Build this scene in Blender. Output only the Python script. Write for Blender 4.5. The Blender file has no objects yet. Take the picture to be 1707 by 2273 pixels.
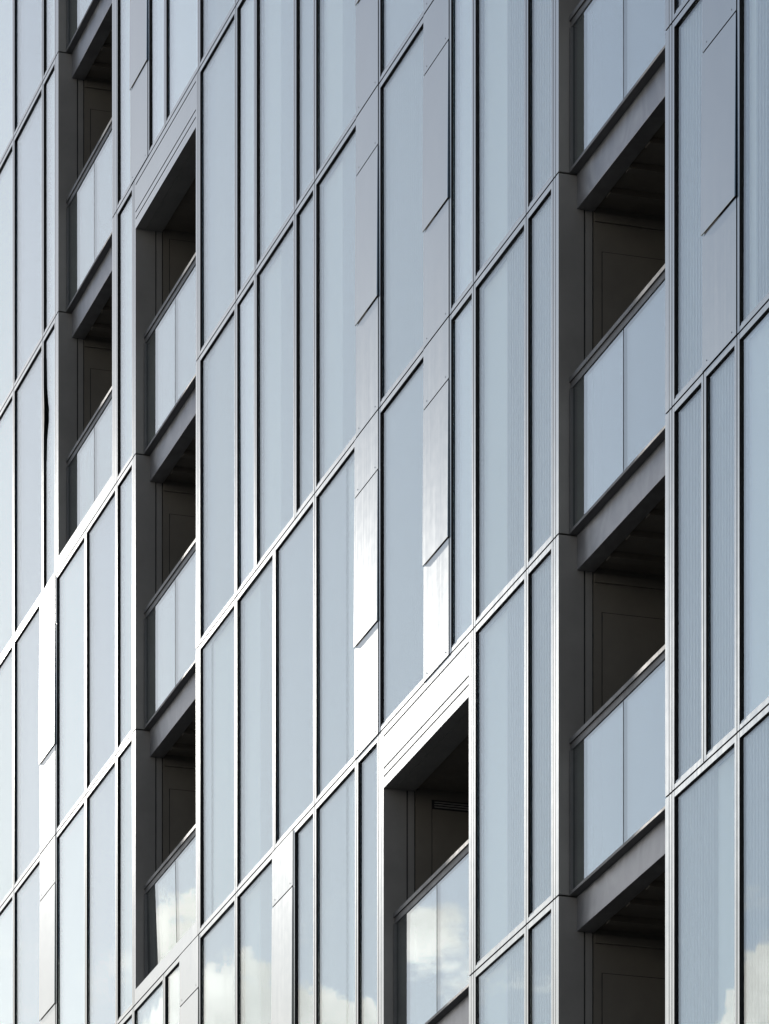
import bpy, math, random
from mathutils import Vector

random.seed(7)
sc = bpy.context.scene
col = sc.collection
R = math.radians

# ------------------------------------------------------------------ camera
# world axes: x runs along the facade, y into the building, z up; facade plane y = 0
cam = bpy.data.cameras.new('camera')
co = bpy.data.objects.new('camera', cam)
col.objects.link(co)
TH = R(16.944)
co.location = (46.308, -14.108, 1.58)
co.rotation_euler = (R(90), 0, math.atan2(math.cos(TH), math.sin(TH)))
cam.sensor_fit = 'VERTICAL'
cam.sensor_height = 36
cam.sensor_width = 27
cam.lens = 184.99
cam.shift_y = 1.9534
cam.clip_start = 0.5
cam.clip_end = 5000
sc.camera = co

# ------------------------------------------------------------------ light
SUN_AZ, SUN_EL = 3.0, 19.7          # azimuth outward from the -x facade direction, elevation
sd = Vector((-math.cos(R(SUN_AZ)) * math.cos(R(SUN_EL)), -math.sin(R(SUN_AZ)) * math.cos(R(SUN_EL)), math.sin(R(SUN_EL))))
w = bpy.data.worlds.new('World')
sc.world = w
w.use_nodes = True
nt = w.node_tree
N, L = nt.nodes, nt.links
bg = N['Background']
bg.inputs['Strength'].default_value = 0.145
sky = N.new('ShaderNodeTexSky')
sky.sky_type = 'NISHITA'
sky.sun_disc = False
sky.sun_elevation = R(SUN_EL)
sky.sun_rotation = math.atan2(sd.x, sd.y)
sky.air_density = 1.0
sky.dust_density = 0.44
sky.ozone_density = 1.6


def vmath(tree, op, a, b=None, c=None):
    n = tree.nodes.new('ShaderNodeMath')
    n.operation = op
    for i, v in enumerate((a, b, c)):
        if v is None:
            continue
        if isinstance(v, (int, float)):
            n.inputs[i].default_value = v
        else:
            tree.links.new(v, n.inputs[i])
    return n.outputs[0]


def mrange(tree, v, a, b, c=0.0, d=1.0, smooth=True):
    n = tree.nodes.new('ShaderNodeMapRange')
    if smooth:
        n.interpolation_type = 'SMOOTHSTEP'
    tree.links.new(v, n.inputs['Value'])
    for k, x in (('From Min', a), ('From Max', b), ('To Min', c), ('To Max', d)):
        n.inputs[k].default_value = x
    return n.outputs['Result']


# cumulus low over the horizon, all round the sky
tc = N.new('ShaderNodeTexCoord')
sx = N.new('ShaderNodeSeparateXYZ')
L.new(tc.outputs['Generated'], sx.inputs[0])
el = vmath(nt, 'ARCSINE', sx.outputs['Z'])
az = vmath(nt, 'ARCTAN2', vmath(nt, 'MULTIPLY', sx.outputs['Y'], -1), vmath(nt, 'MULTIPLY', sx.outputs['X'], -1))
eld = vmath(nt, 'MULTIPLY', el, 57.2958)
azd = vmath(nt, 'MULTIPLY', az, 57.2958)
cx = N.new('ShaderNodeCombineXYZ')
L.new(azd, cx.inputs[0])
L.new(eld, cx.inputs[1])


def wnoise(scale, detail, rough, off=0.0, stretch=1.0):
    mp = N.new('ShaderNodeMapping')
    mp.inputs['Location'].default_value = (off, off * 0.37, 0)
    mp.inputs['Scale'].default_value = (1, stretch, 1)
    L.new(cx.outputs[0], mp.inputs['Vector'])
    n = N.new('ShaderNodeTexNoise')
    n.inputs['Scale'].default_value = scale
    n.inputs['Detail'].default_value = detail
    n.inputs['Roughness'].default_value = rough
    L.new(mp.outputs[0], n.inputs['Vector'])
    return n.outputs['Fac']


big = wnoise(0.28, 1.0, 0.4, 3.1, 0.5)
det = wnoise(1.1, 6.0, 0.6, 11.0)
bank = vmath(nt, 'MULTIPLY', mrange(nt, azd, 14.0, 14.7), mrange(nt, azd, 17.2, 16.7))
bank = vmath(nt, 'MAXIMUM', vmath(nt, 'MULTIPLY', bank, 1.15), mrange(nt, azd, 19.9, 21.4, 0.0, 1.5))
top = vmath(nt, 'ADD', 14.52, vmath(nt, 'MULTIPLY', big, 1.2))
top = vmath(nt, 'ADD', top, bank)
top = vmath(nt, 'ADD', top, vmath(nt, 'MULTIPLY', vmath(nt, 'SUBTRACT', det, 0.5), 1.9))
cum = mrange(nt, vmath(nt, 'SUBTRACT', top, eld), -0.03, 0.15)
wn = vmath(nt, 'MULTIPLY', wnoise(0.9, 6.0, 0.62, 27.0, 1.6), mrange(nt, eld, 19.0, 16.5))
puff = vmath(nt, 'MULTIPLY', mrange(nt, vmath(nt, 'ABSOLUTE', vmath(nt, 'SUBTRACT', azd, 17.4)), 0.75, 0.1),
             mrange(nt, vmath(nt, 'ABSOLUTE', vmath(nt, 'SUBTRACT', eld, 16.75)), 0.42, 0.05))
wn = vmath(nt, 'ADD', wn, vmath(nt, 'MULTIPLY', puff, 0.30))
wisp = mrange(nt, wn, 0.52, 0.74, 0.0, 0.8)
mask = vmath(nt, 'MAXIMUM', cum, wisp)
shade = mrange(nt, wnoise(0.8, 5.0, 0.55, 41.0), 0.35, 0.7, 0.72, 1.12)
cc = N.new('ShaderNodeVectorMath')
cc.operation = 'SCALE'
cc.inputs[0].default_value = (15.2, 14.8, 14.0)
L.new(shade, cc.inputs['Scale'])
mx = N.new('ShaderNodeMix')
mx.data_type = 'RGBA'
L.new(mask, mx.inputs['Factor'])
L.new(sky.outputs[0], mx.inputs['A'])
L.new(cc.outputs[0], mx.inputs['B'])
L.new(mx.outputs['Result'], bg.inputs['Color'])

sun = bpy.data.lights.new('sun', 'SUN')
sun.energy = 2.0
sun.angle = R(0.53)
sun.color = (1.0, 0.95, 0.88)
so = bpy.data.objects.new('sun', sun)
col.objects.link(so)
so.rotation_euler = sd.to_track_quat('Z', 'Y').to_euler()
so.location = (0, -20, 60)

vs = sc.view_settings
vs.view_transform = 'Standard'
vs.look = 'None'
vs.exposure = -0.30
vs.gamma = 1.0
vs.use_curve_mapping = False
cy = sc.cycles
cy.use_denoising = True
cy.max_bounces = 8
cy.diffuse_bounces = 4
cy.glossy_bounces = 4
cy.transparent_max_bounces = 12
cy.sample_clamp_indirect = 6


# ------------------------------------------------------------------ materials
def mat(name):
    m = bpy.data.materials.new(name)
    m.use_nodes = True
    return m, m.node_tree, m.node_tree.nodes['Principled BSDF']


def noise(t, scale, detail=3.0, rough=0.5, vec=(1, 1, 1)):
    g = t.nodes.new('ShaderNodeNewGeometry')
    mp = t.nodes.new('ShaderNodeMapping')
    mp.inputs['Scale'].default_value = vec
    t.links.new(g.outputs['Position'], mp.inputs['Vector'])
    n = t.nodes.new('ShaderNodeTexNoise')
    n.inputs['Scale'].default_value = scale
    n.inputs['Detail'].default_value = detail
    n.inputs['Roughness'].default_value = rough
    t.links.new(mp.outputs[0], n.inputs['Vector'])
    return n.outputs['Fac']


def ramp(t, v, a, ca, b, cb):
    n = t.nodes.new('ShaderNodeValToRGB')
    e = n.color_ramp.elements
    e[0].position, e[1].position = a, b
    e[0].color = (*ca, 1)
    e[1].color = (*cb, 1)
    t.links.new(v, n.inputs[0])
    return n.outputs[0]


def bump(t, v, dist, strength=1.0):
    b = t.nodes.new('ShaderNodeBump')
    b.inputs['Distance'].default_value = dist
    b.inputs['Strength'].default_value = strength
    t.links.new(v, b.inputs['Height'])
    return b.outputs[0]


def metal_mat(name, c, rough, wav):
    m, t, p = mat(name)
    p.inputs['Metallic'].default_value = 1.0
    n1 = noise(t, 1.3, 4, 0.6, (1, 1, 0.5))
    t.links.new(ramp(t, n1, 0.3, tuple(x * 0.93 for x in c), 0.7, c), p.inputs['Base Color'])
    n2 = noise(t, 9.0, 3, 0.6)
    n4 = noise(t, 1.0, 3, 0.6, (26, 1, 0.35))          # upright brushing
    rr = mrange(t, n2, 0.3, 0.75, rough * 0.96, rough * 1.05)
    t.links.new(vmath(t, 'MULTIPLY', rr, mrange(t, n4, 0.3, 0.7, 0.92, 1.08)), p.inputs['Roughness'])
    n3 = noise(t, 0.9, 1, 0.5, (1, 1, 0.8))
    t.links.new(bump(t, n3, wav), p.inputs['Normal'])
    return m


METAL = metal_mat('brushed_metal', (0.368, 0.384, 0.374), 0.168, 0.0004)
FRAME = metal_mat('anodised_frame', (0.355, 0.368, 0.360), 0.178, 0.0006)

GASKET, t, p = mat('black_gasket')
p.inputs['Base Color'].default_value = (0.012, 0.012, 0.013, 1)
p.inputs['Roughness'].default_value = 0.7
p.inputs['Specular IOR Level'].default_value = 0.2


def paint_mat(name, c, rough, spec=0.5):
    m, t, p = mat(name)
    n1 = noise(t, 2.5, 4, 0.6)
    t.links.new(ramp(t, n1, 0.3, tuple(x * 0.88 for x in c), 0.72, tuple(x * 1.1 for x in c)), p.inputs['Base Color'])
    n2 = noise(t, 6, 4, 0.65)
    t.links.new(mrange(t, n2, 0.3, 0.75, rough * 0.85, rough * 1.15), p.inputs['Roughness'])
    p.inputs['Specular IOR Level'].default_value = spec
    return m


JAMB = paint_mat('dark_bronze_paint', (0.19, 0.183, 0.17), 0.5)
WALL = paint_mat('dark_wall_paint', (0.125, 0.113, 0.094), 0.6, 0.3)
SOFFIT = paint_mat('soffit_paint', (0.15, 0.13, 0.105), 0.7, 0.2)
RAIL = paint_mat('rail_paint', (0.085, 0.085, 0.085), 0.46, 0.45)
FLOORM = paint_mat('balcony_floor', (0.12, 0.12, 0.115), 0.7, 0.3)

# fascia beam: dark metallic coat with wiped, swirling smears
FASCIA, t, p = mat('fascia_paint')
p.inputs['Base Color'].default_value = (0.12, 0.12, 0.125, 1)
g = t.nodes.new('ShaderNodeNewGeometry')
nz = t.nodes.new('ShaderNodeTexNoise')
nz.inputs['Scale'].default_value = 2.2
nz.inputs['Detail'].default_value = 5
nz.inputs['Distortion'].default_value = 2.4
t.links.new(g.outputs['Position'], nz.inputs['Vector'])
t.links.new(ramp(t, nz.outputs['Fac'], 0.40, (0.235, 0.235, 0.245), 0.72, (0.33, 0.33, 0.34)), p.inputs['Base Color'])
t.links.new(mrange(t, nz.outputs['Fac'], 0.3, 0.8, 0.36, 0.44), p.inputs['Roughness'])
p.inputs['Metallic'].default_value = 0.7


def glass_mat(name, tint, r0, wave, coat=(0.945, 0.985, 0.985), vary=0.5, dirt=0.35):
    m, t, p = mat(name)
    t.nodes.remove(p)
    out = t.nodes['Material Output']
    lw = t.nodes.new('ShaderNodeLayerWeight')
    lw.inputs['Blend'].default_value = 0.5
    n3 = noise(t, 1.0, 0, 0.4, (4.0, 1, 0.6))
    nrm = bump(t, n3, wave)
    f5 = vmath(t, 'POWER', lw.outputs['Facing'], 5)
    oi = t.nodes.new('ShaderNodeObjectInfo')            # every pane's coating differs a little
    rb = vmath(t, 'MULTIPLY_ADD', oi.outputs['Random'], r0 * vary, r0 * (1 - vary / 2))
    fac = vmath(t, 'MULTIPLY_ADD', f5, vmath(t, 'SUBTRACT', 1.0, rb), rb)
    tr = t.nodes.new('ShaderNodeBsdfTransparent')
    tr.inputs['Color'].default_value = (*tint, 1)
    gl = t.nodes.new('ShaderNodeBsdfGlossy')
    gl.inputs['Roughness'].default_value = 0.0
    gl.inputs['Color'].default_value = (*coat, 1)
    t.links.new(nrm, gl.inputs['Normal'])
    ms = t.nodes.new('ShaderNodeMixShader')
    t.links.new(fac, ms.inputs[0])
    t.links.new(tr.outputs[0], ms.inputs[1])
    t.links.new(gl.outputs[0], ms.inputs[2])
    # dried runs and specks of dirt, in upright streaks here and there
    st = mrange(t, noise(t, 1.0, 5, 0.7, (34, 1, 1.6)), 0.60, 0.80)
    pa = mrange(t, noise(t, 0.8, 2, 0.5), 0.50, 0.72)
    di = t.nodes.new('ShaderNodeBsdfDiffuse')
    di.inputs['Color'].default_value = (0.75, 0.74, 0.70, 1)
    m2 = t.nodes.new('ShaderNodeMixShader')
    t.links.new(vmath(t, 'MULTIPLY', vmath(t, 'MULTIPLY', st, pa), dirt), m2.inputs[0])
    t.links.new(ms.outputs[0], m2.inputs[1])
    t.links.new(di.outputs[0], m2.inputs[2])
    t.links.new(m2.outputs[0], out.inputs['Surface'])
    return m


GLASS = glass_mat('facade_glass', (0.93, 0.96, 0.95), 0.31, 0.00012)
SGLASS = glass_mat('spandrel_glass', (0.93, 0.95, 0.96), 0.22, 0.00012)
FGLASS = glass_mat('fluted_bay_glass', (0.94, 0.97, 0.97), 0.13, 0.00012)
RGLASS = glass_mat('railing_glass', (0.90, 0.94, 0.93), 0.30, 0.0001, vary=0.1, dirt=0.12)


def sheet_mat(name, c, rough=0.6):
    m, t, p = mat(name)
    n1 = noise(t, 1.1, 3, 0.5, (1, 1, 0.3))
    t.links.new(ramp(t, n1, 0.3, tuple(x * 0.95 for x in c), 0.7, c), p.inputs['Base Color'])
    p.inputs['Roughness'].default_value = rough
    return m


CORR = sheet_mat('corrugated_aluminium', (0.56, 0.56, 0.56), 0.5)
BLIND = sheet_mat('pale_blind', (0.90, 0.905, 0.87))
SPAN = sheet_mat('lilac_spandrel', (0.50, 0.52, 0.55))

# ------------------------------------------------------------------ mesh helpers


class MB:
    """collects boxes (with a material slot per face) and builds ONE mesh object"""

    def __init__(self):
        self.v, self.f, self.m = [], [], []

    def box(self, x0, x1, y0, y1, z0, z1, front=0, other=None, flat=None):
        other = front if other is None else other
        flat = other if flat is None else flat      # slot of the back, top and bottom faces
        b = len(self.v)
        self.v += [(x0, y0, z0), (x1, y0, z0), (x1, y1, z0), (x0, y1, z0),
                   (x0, y0, z1), (x1, y0, z1), (x1, y1, z1), (x0, y1, z1)]
        for q, k in (((0, 1, 5, 4), front), ((1, 2, 6, 5), other), ((2, 3, 7, 6), flat),
                     ((3, 0, 4, 7), other), ((4, 5, 6, 7), flat), ((3, 2, 1, 0), flat)):
            self.f.append(tuple(b + i for i in q))
            self.m.append(k)
        return self

    def build(self, name, mats, parent=None, loc=(0, 0, 0), bevel=0.0):
        me = bpy.data.meshes.new(name)
        lx = self.v
        me.from_pydata([(a - loc[0], b - loc[1], c - loc[2]) for a, b, c in lx], [], self.f)
        for mm in mats:
            me.materials.append(mm)
        for pl, k in zip(me.polygons, self.m):
            pl.material_index = k
        me.update()
        o = bpy.data.objects.new(name, me)
        col.objects.link(o)
        off = Vector((0, 0, 0))
        if parent is not None:
            o.parent = parent
            off = WLOC.get(parent.name, Vector((0, 0, 0)))
        o.location = Vector(loc) - off
        WLOC[o.name] = Vector(loc)
        if bevel:
            bv = o.modifiers.new('bevel', 'BEVEL')
            bv.width = bevel
            bv.segments = 2
            bv.limit_method = 'ANGLE'
        return o


WLOC = {}


def boxo(name, mats, parent, x0, x1, y0, y1, z0, z1, front=0, other=None, bevel=0.0):
    return MB().box(x0, x1, y0, y1, z0, z1, front, other).build(
        name, mats if isinstance(mats, (list, tuple)) else [mats], parent, (x0, y0, z0), bevel)


# ------------------------------------------------------------------ ground and street
def plane(name, x0, x1, y0, y1, z, m):
    me = bpy.data.meshes.new(name)
    me.from_pydata([(x0, y0, z), (x1, y0, z), (x1, y1, z), (x0, y1, z)], [], [(0, 1, 2, 3)])
    me.materials.append(m)
    o = bpy.data.objects.new(name, me)
    col.objects.link(o)
    o['kind'] = 'structure'
    return o


PAVE = paint_mat('pale_paving', (0.30, 0.29, 0.27), 0.8, 0.2)
ASPH = paint_mat('asphalt', (0.055, 0.055, 0.057), 0.85, 0.2)
plane('ground', -2500, 2500, -2500, 2500, 0.0, PAVE)
plane('road', -300, 300, -12.0, -5.0, 0.004, ASPH)

# ------------------------------------------------------------------ the building
H = 3.0
G = 0.008                    # half of the joint between two units
BAR = 0.043                  # frame face
REC = 0.019                  # glass recess

bld = bpy.data.objects.new('apartment_building', None)
col.objects.link(bld)
bld['label'] = 'tall apartment building with glazed facade, pale metal frames and stacks of recessed dark balconies'
bld['category'] = 'building'
WLOC[bld.name] = Vector((0, 0, 0))

ULEFT, URIGHT = -18.1, 12.9
ZLOW, ZTOP = 9.0, 36.0

boxo('core_wall', WALL, bld, ULEFT, URIGHT, 1.9, 14.0, 0.0, ZTOP + 1.0)
boxo('lower_wall', WALL, bld, ULEFT, URIGHT, 0.0, 1.9, 0.0, ZLOW - 0.3)
boxo('roof_slab', WALL, bld, ULEFT, URIGHT, 0.0, 1.9, ZTOP + 0.02, ZTOP + 1.0)
boxo('end_wall', WALL, bld, ULEFT - 0.3, ULEFT - 0.002, 0.0, 14.0, 0.0, ZTOP + 1.0)
boxo('end_wall', WALL, bld, URIGHT + 0.002, URIGHT + 0.3, 0.0, 14.0, 0.0, ZTOP + 1.0)
for k in range(3, 12):
    boxo('floor_slab', WALL, bld, ULEFT, URIGHT, 0.33, 1.89, k * H - 0.2, k * H - 0.02)


def corrugated(name, x0, x1, z0, z1, y, parent, m, period=0.064, amp=0.030):
    k = max(2, int(round((x1 - x0) / period)))
    w = (x1 - x0) / k
    prof = ((0.0, 0.0), (0.46, 0.0), (0.54, amp), (0.92, amp))
    pts = [(j * w + q * w, dy) for j in range(k) for q, dy in prof] + [(x1 - x0, 0.0)]
    n = len(pts) - 1
    vs_, fs = [], []
    for q, dy in pts:
        vs_ += [(q, dy, 0), (q, dy, z1 - z0)]
    for i in range(n):
        fs.append((2 * i, 2 * i + 2, 2 * i + 3, 2 * i + 1))
    me = bpy.data.meshes.new(name)
    me.from_pydata(vs_, [], fs)
    me.materials.append(m)
    o = bpy.data.objects.new(name, me)
    col.objects.link(o)
    o.parent = parent
    o.location = Vector((x0, y, z0)) - WLOC[parent.name]
    return o


screw_me = None


def screw(x, z, parent, y=-0.004):
    global screw_me
    if screw_me is None:
        vs_, fs = [(0, -0.003, 0)], []
        for i in range(8):
            a = i * math.pi / 4
            vs_.append((0.013 * math.cos(a), 0.002, 0.013 * math.sin(a)))
        for i in range(8):
            fs.append((0, 1 + i, 1 + (i + 1) % 8))
        screw_me = bpy.data.meshes.new('screw')
        screw_me.from_pydata(vs_, [], fs)
        screw_me.materials.append(GASKET)
    o = bpy.data.objects.new('screw', screw_me)
    col.objects.link(o)
    o.parent = parent
    o.location = Vector((x, y, z)) - WLOC[parent.name]


def window(u0, u1, z0, metal=None, spec=()):
    """one glazed unit, joint to joint. metal: where the sheet metal strip on its right begins.
    spec: (start, end, kind) of what is behind the glass; kind f fluted, s pale blind, l lilac panel"""
    z1 = z0 + H
    a, b = u0 + G, u1 - G
    c, d = z0 + G, z1 - G
    ge = (metal if metal is not None else b - BAR)
    fr = MB()
    fr.box(a, a + BAR, 0, 0.10, c, d, 0, 1)
    if metal is None:
        fr.box(b - BAR, b, 0, 0.10, c, d, 0, 1)
    else:
        fr.box(metal + 0.004, b - 0.004, 0.012, 0.10, c, d, 1, 1)
    fr.box(a + BAR, ge, 0.0005, 0.10, c, c + 0.034, 0, 1)
    fr.box(a + BAR, ge, 0.007, 0.10, c + 0.0342, c + 0.055, 0, 1)
    fr.box(a + BAR, ge, 0.0005, 0.10, d - 0.048, d, 0, 1)
    fr.box(a + 0.002, b - 0.002, 0.101, 0.11, c, d, 1, 1)
    o = fr.build('window', [FRAME, GASKET], bld, (a, 0, c))
    # pane
    ga, gb, gc, gd = a + BAR, ge, c + 0.055, d - 0.048
    mx_, mz = (ga + gb) / 2, (gc + gd) / 2
    pn = MB().box(ga, gb, REC, REC + 0.008, gc, gd).build('pane', [{'f': FGLASS, 'l': SGLASS}.get(min(q[2] for q in spec), GLASS)], o, (mx_, REC, mz))
    pn.rotation_euler = (R(random.gauss(0, 0.035)), 0, R(random.gauss(0, 0.03)))
    for s, e, k in spec:
        s, e = max(s, ga), min(e, gb)
        if e - s < 0.05:
            continue
        if k == 'f':
            corrugated('corrugated_sheet', s, e, gc, gd, 0.060, o, CORR, amp=0.042 if s > 2.0 else 0.0015)
        else:
            boxo('blind' if k == 's' else 'spandrel_panel', BLIND if k == 's' else SPAN, o, s, e, 0.082, 0.095, gc, gd)
    if metal is not None:
        m0, m1 = metal, b
        y0 = -0.004
        lo = boxo('metal_panel', METAL, bld, m0, m1, y0, 0.010, c, z0 + 1.04)
        fl = MB().box(m0, m1, y0 - 0.003, 0.004, z0 + 1.05, z0 + 2.440).build('vent_flap', [METAL], bld, (m0, y0 - 0.003, z0 + 2.44), 0.0015)
        fl.rotation_euler.x = R(-random.uniform(0.28, 0.42))     # hung from its top edge, foot a little proud
        hi = boxo('metal_panel', METAL, bld, m0, m1, y0, 0.010, z0 + 2.456, d)
        wd = m1 - m0
        for px_ in (m0 + 0.13 * wd, m1 - 0.13 * wd):
            screw(px_, z0 + 0.06, lo)
            screw(px_, z0 + 2.50, hi)
    return o


# ---------------------------------------------------------------- rows of units (x in metres along the facade)
def S(*a):
    return a


P1, P2, P3 = -15.24, -13.72, -13.061
e1 = [(ULEFT, -16.66), (-16.66, P1)]
rows = {}
far_left = [(ULEFT, -16.66, None, [(-99, 99, 's')]), (-16.66, P1, None, [(-99, 99, 's')])]
left_plain = far_left + [(P1, P2, None, [(-99, 99, 'l')]), (P2, P3, None, [(-99, 99, 's')])]
left_metal = far_left + [(P1, P3, -13.85, [(-99, 99, 'l')]), (P3, -11.60, None, [(-99, 99, 's')]), (-11.60, -10.165, None, [(-99, 99, 'l')])]
e2 = (-10.165, -9.411, None, [(-99, 99, 's')])
mid_top = [(-6.626, -5.173, None, [(-99, -6.2, 'l'), (-6.2, 99, 'f')]), (-5.173, -4.44, None, [(-99, 99, 's')]),
           (-4.44, -2.998, None, [(-99, -3.70, 's'), (-3.70, 99, 'f')]), (-2.998, -2.305, None, [(-99, 99, 'f')]),
           (-2.305, -0.186, -0.905, [(-99, -1.56, 's'), (-1.56, 99, 'f')])]
ctr = [(-0.186, 1.968, 1.214, [(-99, 99, 'f')]), (1.968, 2.667, None, [(-99, 99, 's')])]
c2 = [(2.667, 4.109, None, [(-99, 3.42, 's'), (3.42, 99, 'f')]), (4.109, 4.819, None, [(-99, 99, 'f')])]
r_far = [(10.40, 11.6, None, [(-99, 99, 'f')]), (11.6, URIGHT, None, [(-99, 99, 'l')])]
r_metal = [(7.694, 9.122, 8.383, [(-99, 99, 'f')]), (9.122, 10.40, None, [(-99, 9.37, 's'), (9.37, 99, 'f')])] + r_far

top_mid = [(-10.165, -8.758, -9.521, [(-99, 99, 's')]), (-8.758, -8.024, None, [(-99, 99, 's')]), (-8.024, -6.626, None, [(-99, 99, 's')])]
for k in (9, 10, 11):
    rows[k] = left_plain + top_mid + mid_top + ctr + c2 + r_metal
rows[8] = left_plain + [e2] + mid_top + ctr + c2 + r_metal
rows[7] = left_metal + [e2] + mid_top + ctr + c2 + [(7.694, 8.403, None, [(-99, 99, 'f')]), (8.403, 9.122, None, [(-99, 99, 'f')]), (9.122, 10.40, None, [(-99, 99, 's')])] + r_far
rows[6] = left_metal + [e2] + [
    (-6.626, -5.173, None, [(-99, -6.35, 'f'), (-6.35, 99, 's')]),
    (-5.173, -3.742, None, [(-99, -4.46, 's'), (-4.46, 99, 'f')]), (-3.742, -2.305, None, [(-99, 99, 'f')]),
    (-2.305, -0.186, -0.949, [(-99, -1.44, 'f'), (-1.44, 99, 's')])] + ctr + c2 + r_metal
low_mid = [(-9.411, -8.077, None, [(-99, 99, 's')]), (-8.077, -6.626, -7.41, [(-99, 99, 'f')]),
           (-6.626, -5.173, None, [(-99, 99, 'f')]), (-5.173, -3.054, -3.80, [(-99, -4.46, 's'), (-4.46, 99, 'f')]),
           (-3.054, -2.305, None, [(-99, 99, 'f')]), (-2.305, -0.90, None, [(-99, -1.44, 'f'), (-1.44, 99, 's')]),
           (-0.90, -0.186, None, [(-99, 99, 'f')])]
rows[5] = left_metal + [e2] + low_mid + c2 + [(7.694, 8.403, None, [(-99, 99, 'f')]), (8.403, 9.122, None, [(-99, 99, 'f')]), (9.122, 10.40, None, [(-99, 99, 's')])] + r_far
rows[4] = left_metal + [e2] + low_mid + c2 + [(7.694, 9.122, None, [(-99, 8.5, 'f'), (8.5, 99, 's')]), (9.122, 10.40, None, [(-99, 99, 'f')])] + r_far
rows[3] = rows[4]

for k, row in rows.items():
    for u0, u1, met, spec in row:
        window(u0, u1, k * H, met, spec)


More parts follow.
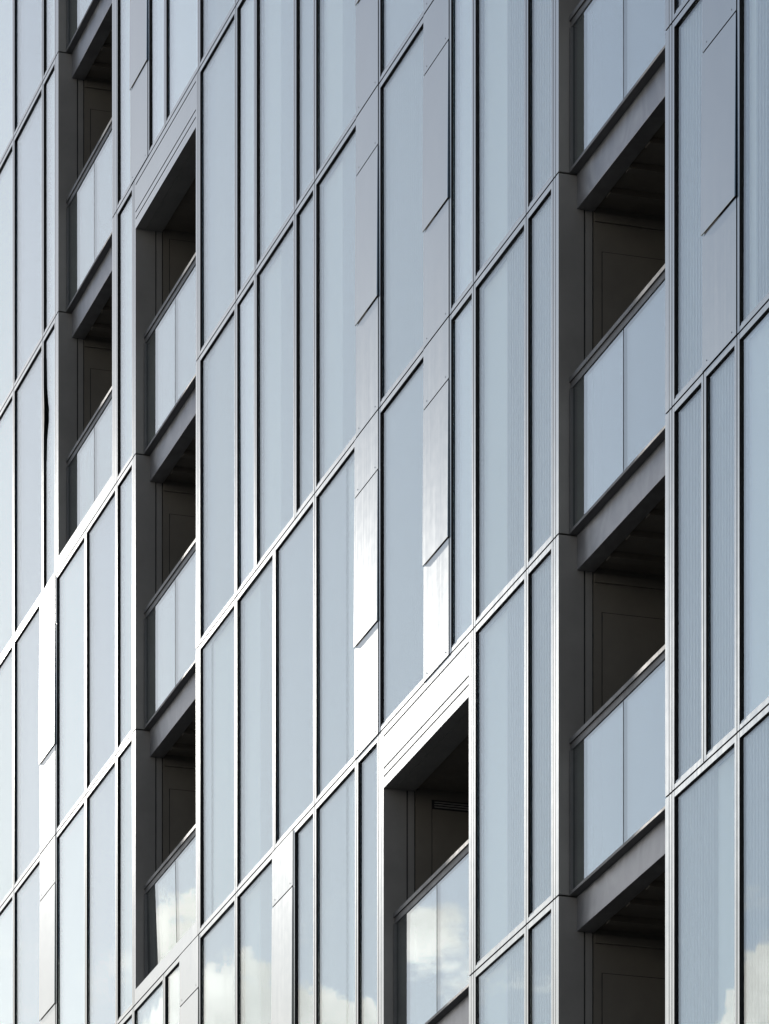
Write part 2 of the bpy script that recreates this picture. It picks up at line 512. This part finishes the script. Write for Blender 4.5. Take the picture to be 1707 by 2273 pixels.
# ---------------------------------------------------------------- balconies
def balcony(bl, l1, uL, uR, r1, br, k, header=False, sill=False, grille=False, lean=0.0):
    """one recessed balcony. bl..br joint to joint, uL..uR the clear opening"""
    z0, z1 = k * H, (k + 1) * H
    c, d = z0 + G, z1 - G
    top = z1 - 0.55 if header else z1 - 0.29
    # pale strips on either side
    for a, b in ((bl, l1), (r1, br)):
        boxo('mullion', [FRAME, GASKET], bld, a + G * 0.7, b - G * 0.7, 0, 0.11, c, d, 0, 1)
    root = boxo('balcony', FLOORM, bld, uL + 0.001, uR - 0.001, 0.175, 1.89, z0 - 0.018, z0)
    # jamb cladding: pale front edge, dark returns
    boxo('jamb_panel', [FRAME, JAMB], root, l1 + G * 0.7, uL, 0, 0.222, c, d, 0, 1)
    boxo('jamb_panel', [FRAME, JAMB], root, uR, r1 - G * 0.7, 0, 0.222, c, d, 0, 1)
    for s, u in ((-1, uL), (1, uR)):
        boxo('trim', JAMB, root, min(u, u + s * 0.05), max(u, u + s * 0.05), 0.236, 0.296, c, d)
        boxo('side_wall', WALL, root, min(u, u + s * 0.12), max(u, u + s * 0.12), 0.308, 1.89, z0, z1 - 0.21)
        boxo('shadow_gap', GASKET, root, min(u + s * 0.014, u + s * 0.10), max(u + s * 0.014, u + s * 0.10), 0.2225, 0.3075, c, d)
    boxo('back_wall', WALL, root, uL, uR, 1.80, 1.89, z0 + 0.002, z1 - 0.25)
    # door in the left side wall
    dy = 0.47 if grille else 0.385
    boxo('door_frame', GASKET, root, uL, uL + 0.003, dy - 0.007, 1.40, z0 + 0.002, z0 + 2.387)
    dr = boxo('door', WALL, root, uL + 0.0032, uL + 0.010, dy, 1.388, z0 + 0.006, z0 + (2.30 if grille else 2.380))
    if grille:
        gm = MB()
        gm.box(uL + 0.0032, uL + 0.006, dy, 1.388, z0 + 2.306, z0 + 2.38, 0)
        for i in range(3):
            gm.box(uL + 0.0062, uL + 0.016, dy + 0.02, 1.37, z0 + 2.316 + i * 0.022, z0 + 2.326 + i * 0.022, 1)
        gm.build('vent_grille', [GASKET, JAMB], root, (uL, dy, z0 + 2.3))
    # ceiling
    if header:
        boxo('ceiling', SOFFIT, root, uL, uR, 0.305, 1.80, z1 - 0.52, z1 - 0.48)
        zz = z1
        for nm, h0, h1 in (('header_strip', G, 0.066), ('header_panel', 0.082, 0.362), ('header_strip', 0.378, 0.438), ('header_strip', 0.454, 0.55)):
            boxo(nm, [METAL if nm == 'header_panel' else FRAME, JAMB], root, uL + 0.001, uR - 0.001, 0.0, 0.11, zz - h1, zz - h0, 0, 1)
        boxo('lintel', JAMB, root, uL + 0.001, uR - 0.001, 0.112, 0.30, z1 - 0.55, z1 - G)
    # slab edge
    if sill:
        boxo('sill', [METAL, JAMB], root, uL + 0.001, uR - 0.001, 0.0, 0.10, c, z0 + 0.165, 0, 1)
        gz = z0 + 0.10
    else:
        boxo('sill', RAIL, root, uL + 0.001, uR - 0.001, 0.090, 0.170, z0 + 0.001, z0 + 0.028, bevel=0.003)
        boxo('fascia_beam', FASCIA, root, uL + 0.001, uR - 0.001, 0.160, 0.31, z0 - 0.287, z0 - 0.0005, bevel=0.003)
        boxo('soffit', SOFFIT, root, uL + 0.001, uR - 0.001, 0.312, 1.80, z0 - 0.25, z0 - 0.22)
        boxo('ceiling_trim', WALL, root, uL + 0.001, uL + 0.02, 0.314, 1.79, z0 - 0.372, z0 - 0.302)
        n = int((uR - uL) / 0.48)
        for i in range(n):
            u = uL + 0.30 + i * 0.48
            boxo('joist', SOFFIT, root, u, u + 0.10, 0.314, 1.79, z0 - 0.30, z0 - 0.251)
        gz = z0 + 0.03
    # railing
    boxo('handrail', RAIL, root, uL + 0.002, uR - 0.002, 0.090, 0.150, z0 + 1.262, z0 + 1.302, bevel=0.003)
    boxo('rail_channel', RAIL, root, uL + 0.002, uR - 0.002, 0.104, 0.136, z0 + 1.205, z0 + 1.2615)
    for u in (uL + 0.002, uR - 0.042):
        boxo('railing_post', RAIL, root, u, u + 0.040, 0.092, 0.148, gz, z0 + 1.204)
    um = (uL + uR) / 2
    for a, b in ((uL + 0.044, um - 0.009), (um + 0.009, uR - 0.044)):
        gp = MB().box(a, b, 0.112, 0.127, gz, z0 + 1.204, 0, 1, 0).build('glass_panel', [RGLASS, GASKET], root, ((a + b) / 2, 0.114, z0 + 1.204))
        gp.rotation_euler = (R(lean + random.gauss(0, 0.03)), 0, R(random.gauss(0, 0.02)))
    return root


B1 = (P3, -12.99, -12.926, -10.356, -10.27, -10.165)
B2 = (-9.411, -9.36, -9.301, -6.748, -6.685, -6.626)
B3 = (-0.186, -0.105, -0.028, 2.53, 2.598, 2.667)
B4 = (4.819, 4.883, 4.958, 7.542, 7.632, 7.694)
for k in (11, 10, 9, 8):
    balcony(*B1, k, sill=(k == 8))
for k in (8, 7, 6):
    balcony(*B2, k, header=(k == 8), sill=(k == 6), lean=1.1 if k == 6 else 0.0)   # the lowest guard tips outward
for k in (5, 4, 3):
    balcony(*B3, k, header=(k == 5), grille=(k == 5))
for k in range(3, 12):
    balcony(*B4, k)

# a strip of black gasket has come loose and bulges out of one narrow window
for o in bld.children:
    if o.name.startswith('window') and abs(WLOC[o.name].x - (P2 + G)) < 0.01 and abs(WLOC[o.name].z - 24 - G) < 0.01:
        pts = [(25.55, 0.0), (25.80, 0.012), (25.92, 0.045), (26.00, 0.070), (26.08, 0.066), (26.13, 0.074), (26.22, 0.048), (26.40, 0.014), (26.75, 0.0)]
        vs_, fs = [], []
        x0 = P2 + G + BAR - 0.004
        for z, dx in pts:
            vs_ += [(x0, 0.004 - dx * 0.1, z), (x0 + 0.008 + dx, -0.002 - dx * 0.12, z), (x0 + 0.008 + dx, 0.006 - dx * 0.12, z), (x0, 0.014, z)]
        for i in range(len(pts) - 1):
            for j in range(4):
                fs.append((4 * i + j, 4 * i + (j + 1) % 4, 4 * i + 4 + (j + 1) % 4, 4 * i + 4 + j))
        me = bpy.data.meshes.new('loose_gasket')
        me.from_pydata([(x - x0, y, z - 25.55) for x, y, z in vs_], [], fs)
        me.materials.append(GASKET)
        lg = bpy.data.objects.new('loose_gasket', me)
        col.objects.link(lg)
        lg.parent = o
        lg.location = Vector((x0, 0, 25.55)) - WLOC[o.name]
        lg['label'] = 'torn black gasket bulging out of its window frame'
